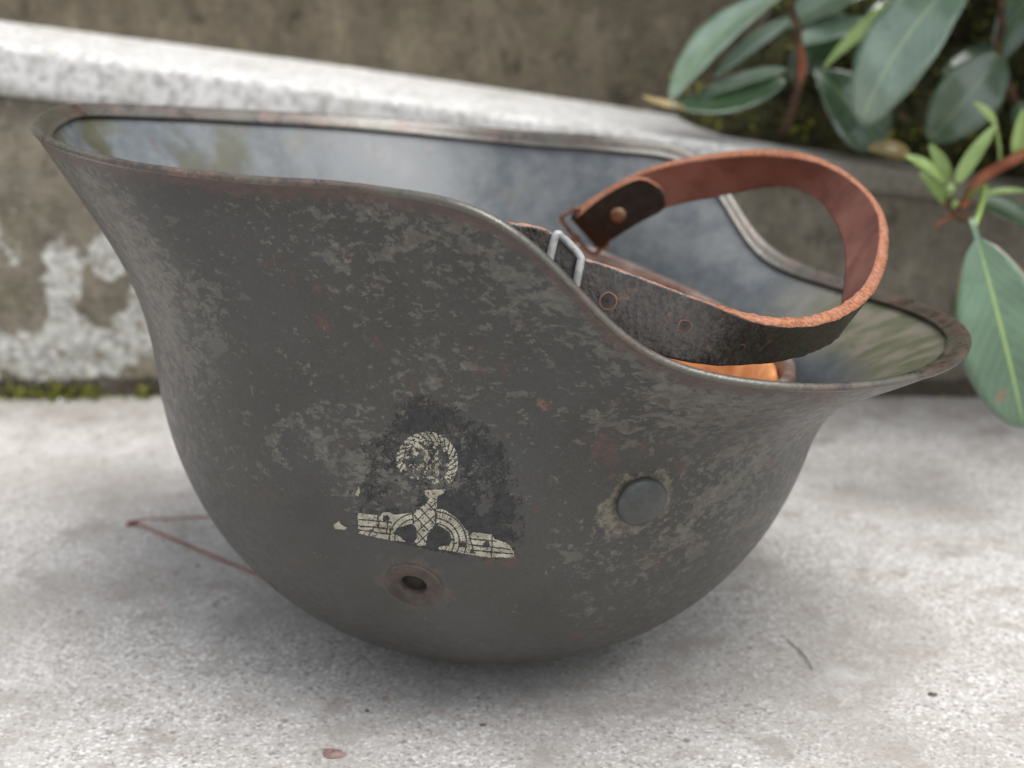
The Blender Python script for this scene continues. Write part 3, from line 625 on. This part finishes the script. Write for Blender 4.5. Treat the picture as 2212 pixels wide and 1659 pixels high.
def stem(name, pts, rad, mat):
    V, F = tube(pts, rad, 10, 24); V = [v+(vnoise(v[0]*7+v[2]*5, v[1]*6, 90, 2)-.5)*.0006 for v in V]; return mesh(name, V, F, mat, shrub)
stem('stem', [[.150, .36, .10], [.139, .30, .128], [.1394, .275, .1444], [.1423, .275, .1646], [.1393, .275, .1845], [.1358, .275, .2041], [.15, .28, .26]], [.0032, .0026, .0022, .0022, .0018, .0015, .0012], M_BARK)
stem('stem', [[.142, .2735, .158], [.1425, .2728, .166], [.1408, .2735, .177]], [.0012, .0026, .0012], M_REDBARK)
stem('stem', [[.30, .36, .09], [.255, .28, .14], [.238, .272, .17], [.2375, .27, .1847], [.2366, .27, .202], [.24, .27, .27]], [.0035, .0028, .0022, .002, .0018, .0016], M_BARK)
stem('branch', [[.32, .30, .15], [.26, .22, .142], [.2288, .19, .136], [.2133, .19, .1277], [.2061, .19, .1224], [.2027, .19, .1156], [.1997, .19, .1104]], [.0034, .003, .0024, .0026, .0028, .0024, .0016], M_REDBARK)
stem('twig', [[.1926, .19, .1197], [.1947, .19, .1125], [.2005, .19, .1065], [.2052, .19, .1062]], [.0012, .0018, .0022, .0016], M_BARK)
stem('twig', [[.1995, .19, .1075], [.194, .19, .1058], [.1881, .19, .1017]], [.0012, .0009, .0003], M_REDBARK)
stem('petiole', [[.2027, .19, .1156], [.196, .15, .126], [.182, .112, .1245], [.1760, .1, .1190]], [.0016, .0013, .0012, .0011], M_YOUNG)
stem('petiole', [[.2117, .19, .1471], [.2150, .192, .136], [.2160, .192, .129]], [.0008, .0008, .001], M_YOUNG)
stem('petiole', [[.2223, .19, .132], [.2185, .19, .1305]], [.0012, .001], M_YOUNG)
stem('bud', [[.1930, .188, .1160], [.1932, .187, .1195], [.1938, .187, .1225]], [.0012, .0029, .0008], M_YOUNG)
stem('bud', [[.1955, .188, .1110], [.1962, .187, .1130], [.1975, .187, .1142]], [.0006, .0018, .0006], M_YOUNG)
LV = [
 ('pale', [.2157, .24, .2168], [.1640, .238, .1410], .0375, M_LEAFSHEEN, dict(bend=.16, fold=.06, nrm=(-.1, -.55, .83), pwr=1.25)),
 ('round', [.1495, .28, .1643], [.1866, .28, .125], .0365, M_LEAF, dict(bend=.10, fold=.16, nrm=(-.1, -.75, .65), pwr=1.35)),
 ('dark', [.239, .27, .1727], [.2060, .268, .1300], .0310, M_LEAF, dict(bend=.10, fold=.12, nrm=(.2, -.8, .5), pwr=.95)),
 ('a', [.1349, .27, .2031], [.0770, .268, .1500], .0255, M_LEAFSHEEN, dict(bend=.12, fold=.10, nrm=(-.4, -.45, .8), pwr=1.2)),
 ('b', [.1354, .275, .1889], [.0992, .275, .1602], .0100, M_LEAFSHEEN, dict(bend=.05, fold=.1)),
 ('c', [.1349, .272, .1649], [.0851, .272, .147], .0125, M_LEAFSHEEN, dict(bend=.06, fold=.14, nrm=(-.2, -.4, .9))),
 ('d', [.1333, .266, .1603], [.0782, .262, .1487], .0165, M_LEAF, dict(bend=-.10, fold=.10, nrm=(-.1, -.75, .65), pwr=.9)),
 ('e', [.0843, .262, .1472], [.0635, .262, .153], .0046, M_BROWNLEAF, dict(bend=-.05, fold=.3)),
 ('f', [.1953, .26, .2011], [.1486, .255, .1662], .0088, M_YOUNG, dict(bend=.10, fold=.2)),
 ('g', [.1443, .30, .1761], [.1859, .30, .1852], .0160, M_LEAFSHEEN, dict(bend=.1, fold=.1)),
 ('h', [.1866, .31, .208], [.1399, .31, .1825], .0265, M_LEAF, dict(bend=.1, fold=.12)),
 ('near', [.1745, .10, .1224], [.2040, .10, .0375], .0345, M_LEAFN, dict(bend=.07, fold=.10, nrm=(-.25, -.85, .4), pwr=1.0, petiole=.09)),
 ('s', [.1919, .19, .1203], [.173, .19, .1338], .0058, M_YOUNG, dict(bend=.10, fold=.3, pwr=1.3)),
 ('s', [.1962, .20, .12], [.1864, .20, .1374], .0078, M_YOUNG, dict(bend=.05, fold=.2)),
 ('s', [.1951, .185, .1223], [.210, .185, .148], .0068, M_YOUNG, dict(bend=.04, fold=.25)),
 ('s', [.2117, .19, .1471], [.201, .19, .157], .0048, M_YOUNG, dict(bend=.05, fold=.3)),
 ('s', [.2059, .18, .1182], [.2254, .18, .1194], .0032, M_YOUNG, dict(bend=.08, fold=.3)),
 ('s', [.1958, .20, .1108], [.1829, .20, .125], .0064, M_YOUNG, dict(bend=.05, fold=.3)),
 ('s', [.2223, .19, .132], [.2230, .19, .1541], .0066, M_YOUNG, dict(bend=.05, fold=.3)),
 ('k', [.2103, .20, .1125], [.2396, .20, .0992], .0125, M_LEAF, dict(bend=.05, fold=.2)),
 ('k', [.245, .20, .165], [.228, .195, .135], .012, M_LEAFSHEEN, dict(bend=.08, fold=.2)),
 ('k', [.215, .335, .200], [.178, .315, .165], .024, M_LEAF, dict(bend=.1, fold=.15)),
 ('k', [.175, .33, .19], [.145, .32, .155], .022, M_LEAF, dict(bend=.1, fold=.15, nrm=(.3, -.6, .6))),
 ('k', [.262, .33, .17], [.222, .32, .150], .022, M_LEAF, dict(bend=.1, fold=.15)),
 ('k', [.27, .30, .215], [.243, .29, .165], .022, M_LEAF, dict(bend=.1, fold=.15)),
 ('k', [.245, .26, .150], [.275, .25, .10], .026, M_LEAF, dict(bend=.1, fold=.15)),
 ('k', [.20, .33, .16], [.235, .32, .125], .022, M_LEAF, dict(bend=.08, fold=.15)),
]
for (_, b0, t0, wd, m, kw) in LV: leaf('leaf', b0, t0, wd, m, shrub, **kw)
rs = np.random.RandomState(12)
for k in range(250):                                                    # shrub carried on beyond the frame; unseen leaves added to shade the ground
    b0 = np.array([rs.uniform(.12, .50), rs.uniform(.05, .36), rs.uniform(.25, .42)]) if k % 2 else np.array([rs.uniform(.24, .55), rs.uniform(.06, .36), rs.uniform(.12, .42)])
    if b0[2] < .25 and b0[0] < .335: b0[0] += .11
    a = rs.uniform(0, 2*math.pi); t0 = b0+np.array([math.cos(a), math.sin(a)*.8, rs.uniform(-.9, -.1)])*.06
    if t0[2] < .235 and t0[0] < .30: t0[2] = .235+rs.uniform(0, .03)
    if b0[2] < .26: t0[0] = max(t0[0], .30)
    leaf('leaf', b0, t0, rs.uniform(.026, .036), M_LEAF, shrub, bend=.1, fold=.14, nrm=(rs.uniform(-.5, .5), rs.uniform(-.7, 0), .8), nl=12, nw=5)
for k in range(7):
    x0 = rs.uniform(.3, .5); y0 = rs.uniform(.15, .34)
    stem('stem', [[x0, y0+.03, .05], [x0+rs.uniform(-.03, .03), y0, .18], [x0+rs.uniform(-.06, .06), y0-.02, .30], [x0+rs.uniform(-.08, .08), y0-.04, .42]], [.004, .0032, .0025, .0015], M_BARK)
# fallen leaf on the coping
fl = leaf('fallen_leaf', [.196, .262, .1235], [.176, .268, .1270], .012, M_BROWNLEAF, None, bend=.08, fold=.2, nrm=(0, -.6, .8)); tag(fl, 'withered orange brown fallen leaf on the coping under the shrub', 'leaf')
# litter and moss in the bed
V = []; F = []; I = []
for k in range(1600):
    x = rs.uniform(.09, .34); y = rs.uniform(.288, .40); z = float(ztop(x))+.004+(.22+.95*min(1, max(0, (x-.11)/.05)))*(y-.288)+rs.uniform(0, .006); s = rs.uniform(.0015, .005); a = rs.uniform(0, 6.28); el = rs.uniform(-.6, 1.2)
    ax = np.array([math.cos(a)*math.cos(el), math.sin(a)*math.cos(el), math.sin(el)]); sd_ = unit(np.cross(ax, rs.randn(3))); c = np.array([x, y, z]); o = len(V)
    V += [c-ax*s, c+sd_*s*.35, c+ax*s, c-sd_*s*.35]; F.append((o, o+1, o+2, o+3)); I.append(rs.choice([0, 0, 1, 2]))
tag(mesh('leaf_litter', V, F, [M_MOSS, M_BARK, M_SOIL], None, False, I), 'small moss sprigs and litter on the soil under the shrub', 'litter', kind='stuff')
V = []; F = []; I = []
for k in range(1000):
    if rs.rand() < .86:
        cl = [(-.250, .012), (-.232, .007), (-.215, .006), (-.222, .008), (-.19, .004)][rs.choice(5, p=[.36, .3, .1, .16, .08])]; x = cl[0]+rs.randn()*cl[1]*.62; hgt = .0065
    else: x = rs.uniform(-.33, .30); hgt = .0022
    y = WY-.001-abs(rs.randn())*.0035; z = abs(rs.randn())*hgt*.6; s = rs.uniform(.0008, .0022); ax = unit(np.array([rs.randn()*.6, rs.randn()*.6-.3, 1.])); sd_ = unit(np.cross(ax, rs.randn(3))); c = np.array([x, y, z]); o = len(V)
    V += [c-ax*s*.5, c+sd_*s*.4, c+ax*s, c-sd_*s*.4]; F.append((o, o+1, o+2, o+3)); I.append(0 if rs.rand() < .7 else 1)
tag(mesh('moss', V, F, [M_MOSS, M_SOIL], None, False, I), 'yellow green moss along the foot of the low wall', 'moss', kind='stuff')
# ------------------------------------------------------------------ small things on the ground
V, F = tube([[-.080, .030, .0011], [-.0948, .0438, .0011], [-.1214, .0658, .0013], [-.1420, .0830, .0016], [-.1505, .0902, .0018]], [.0004, .00045, .0005, .00045, .0005], 8, 40)
V2, F2 = tube([[-.1509, .0906, .0018], [-.1455, .0925, .0022], [-.1404, .093, .0018], [-.1249, .0968, .0012], [-.112, .1, .001]], [.0005, .0003, .0004, .0003, .0002], 8, 30)
V3, F3 = tube([[-.1500, .0895, .0016], [-.1525, .0905, .0012], [-.1535, .0890, .0008]], [.0009, .0011, .0004], 8, 10)
nd = empty('pine_needle', (-.150, .09, 0)); tag(nd, 'dry reddish pine needle pair lying left of the helmet', 'pine needle')
for nm, (v, f) in (('needle', (V, F)), ('needle', (V2, F2)), ('sheath', (V3, F3))):
    mesh(nm, [np.array(p_)-np.array([-.150, .09, 0]) for p_ in v], f, M_NEEDLE, nd)
def pebble(name, p, r, mat, label, cat, sq=(1, .8, .5), seed=0):
    V = []; rs_ = np.random.RandomState(seed); ph = rs_.rand(6)*6.28
    for i in range(7):
        la = math.pi*i/6
        for j in range(10):
            lo = 2*math.pi*j/10; k = 1+.16*math.sin(2*lo+ph[0])+.12*math.sin(3*lo+ph[1]+2*la)+.08*math.cos(3*la+ph[2])
            V.append((r*k*sq[0]*math.sin(la)*math.cos(lo), r*k*sq[1]*math.sin(la)*math.sin(lo), r*sq[2]*k*math.cos(la)))
    o = mesh(name, V, gridfaces(7, 10, True), mat, None, False); o.location = (p[0], p[1], r*sq[2]*.35); tag(o, label, cat); return o
pebble('pebble', (-.0507, -.0755), .0029, M_PEB, 'dull red pebble on the concrete in front of the helmet', 'pebble', (1.1, .9, .35), 1)
pebble('grit_crumb', (.1291, -.0425), .0013, M_PEBD, 'tiny dark crumb on the concrete right of the helmet', 'crumb', seed=2)
pebble('stone_chip', (-.2314, .2545), .0018, M_PEBW, 'tiny white stone chip by the moss at the wall foot', 'chip', seed=3)
for k, (x, y, lab) in enumerate([(-.0435, -.052, 'leftmost dark crumb in the shadow below the helmet'), (-.0085, -.060, 'rightmost dark crumb in the shadow below the helmet'), (-.0385, -.0445, 'small dark red crumb between the others below the helmet'), (-.117, .052, 'small dark crumb beside the pine needle')]):
    pebble('grit_crumb', (x, y), .0009, M_PEBD if k != 2 else M_PEB, lab, 'crumb', seed=10+k)
V, F = tube([[.0911, -.0073, .0006], [.0935, -.0150, .0009], [.0950, -.0220, .0008], [.0953, -.0275, .0006]], [.00018, .0002, .00016], 6, 24)
tag(mesh('hair_strand', V, F, M_PEBD), 'thin dark hair lying on the concrete right of the helmet', 'hair')
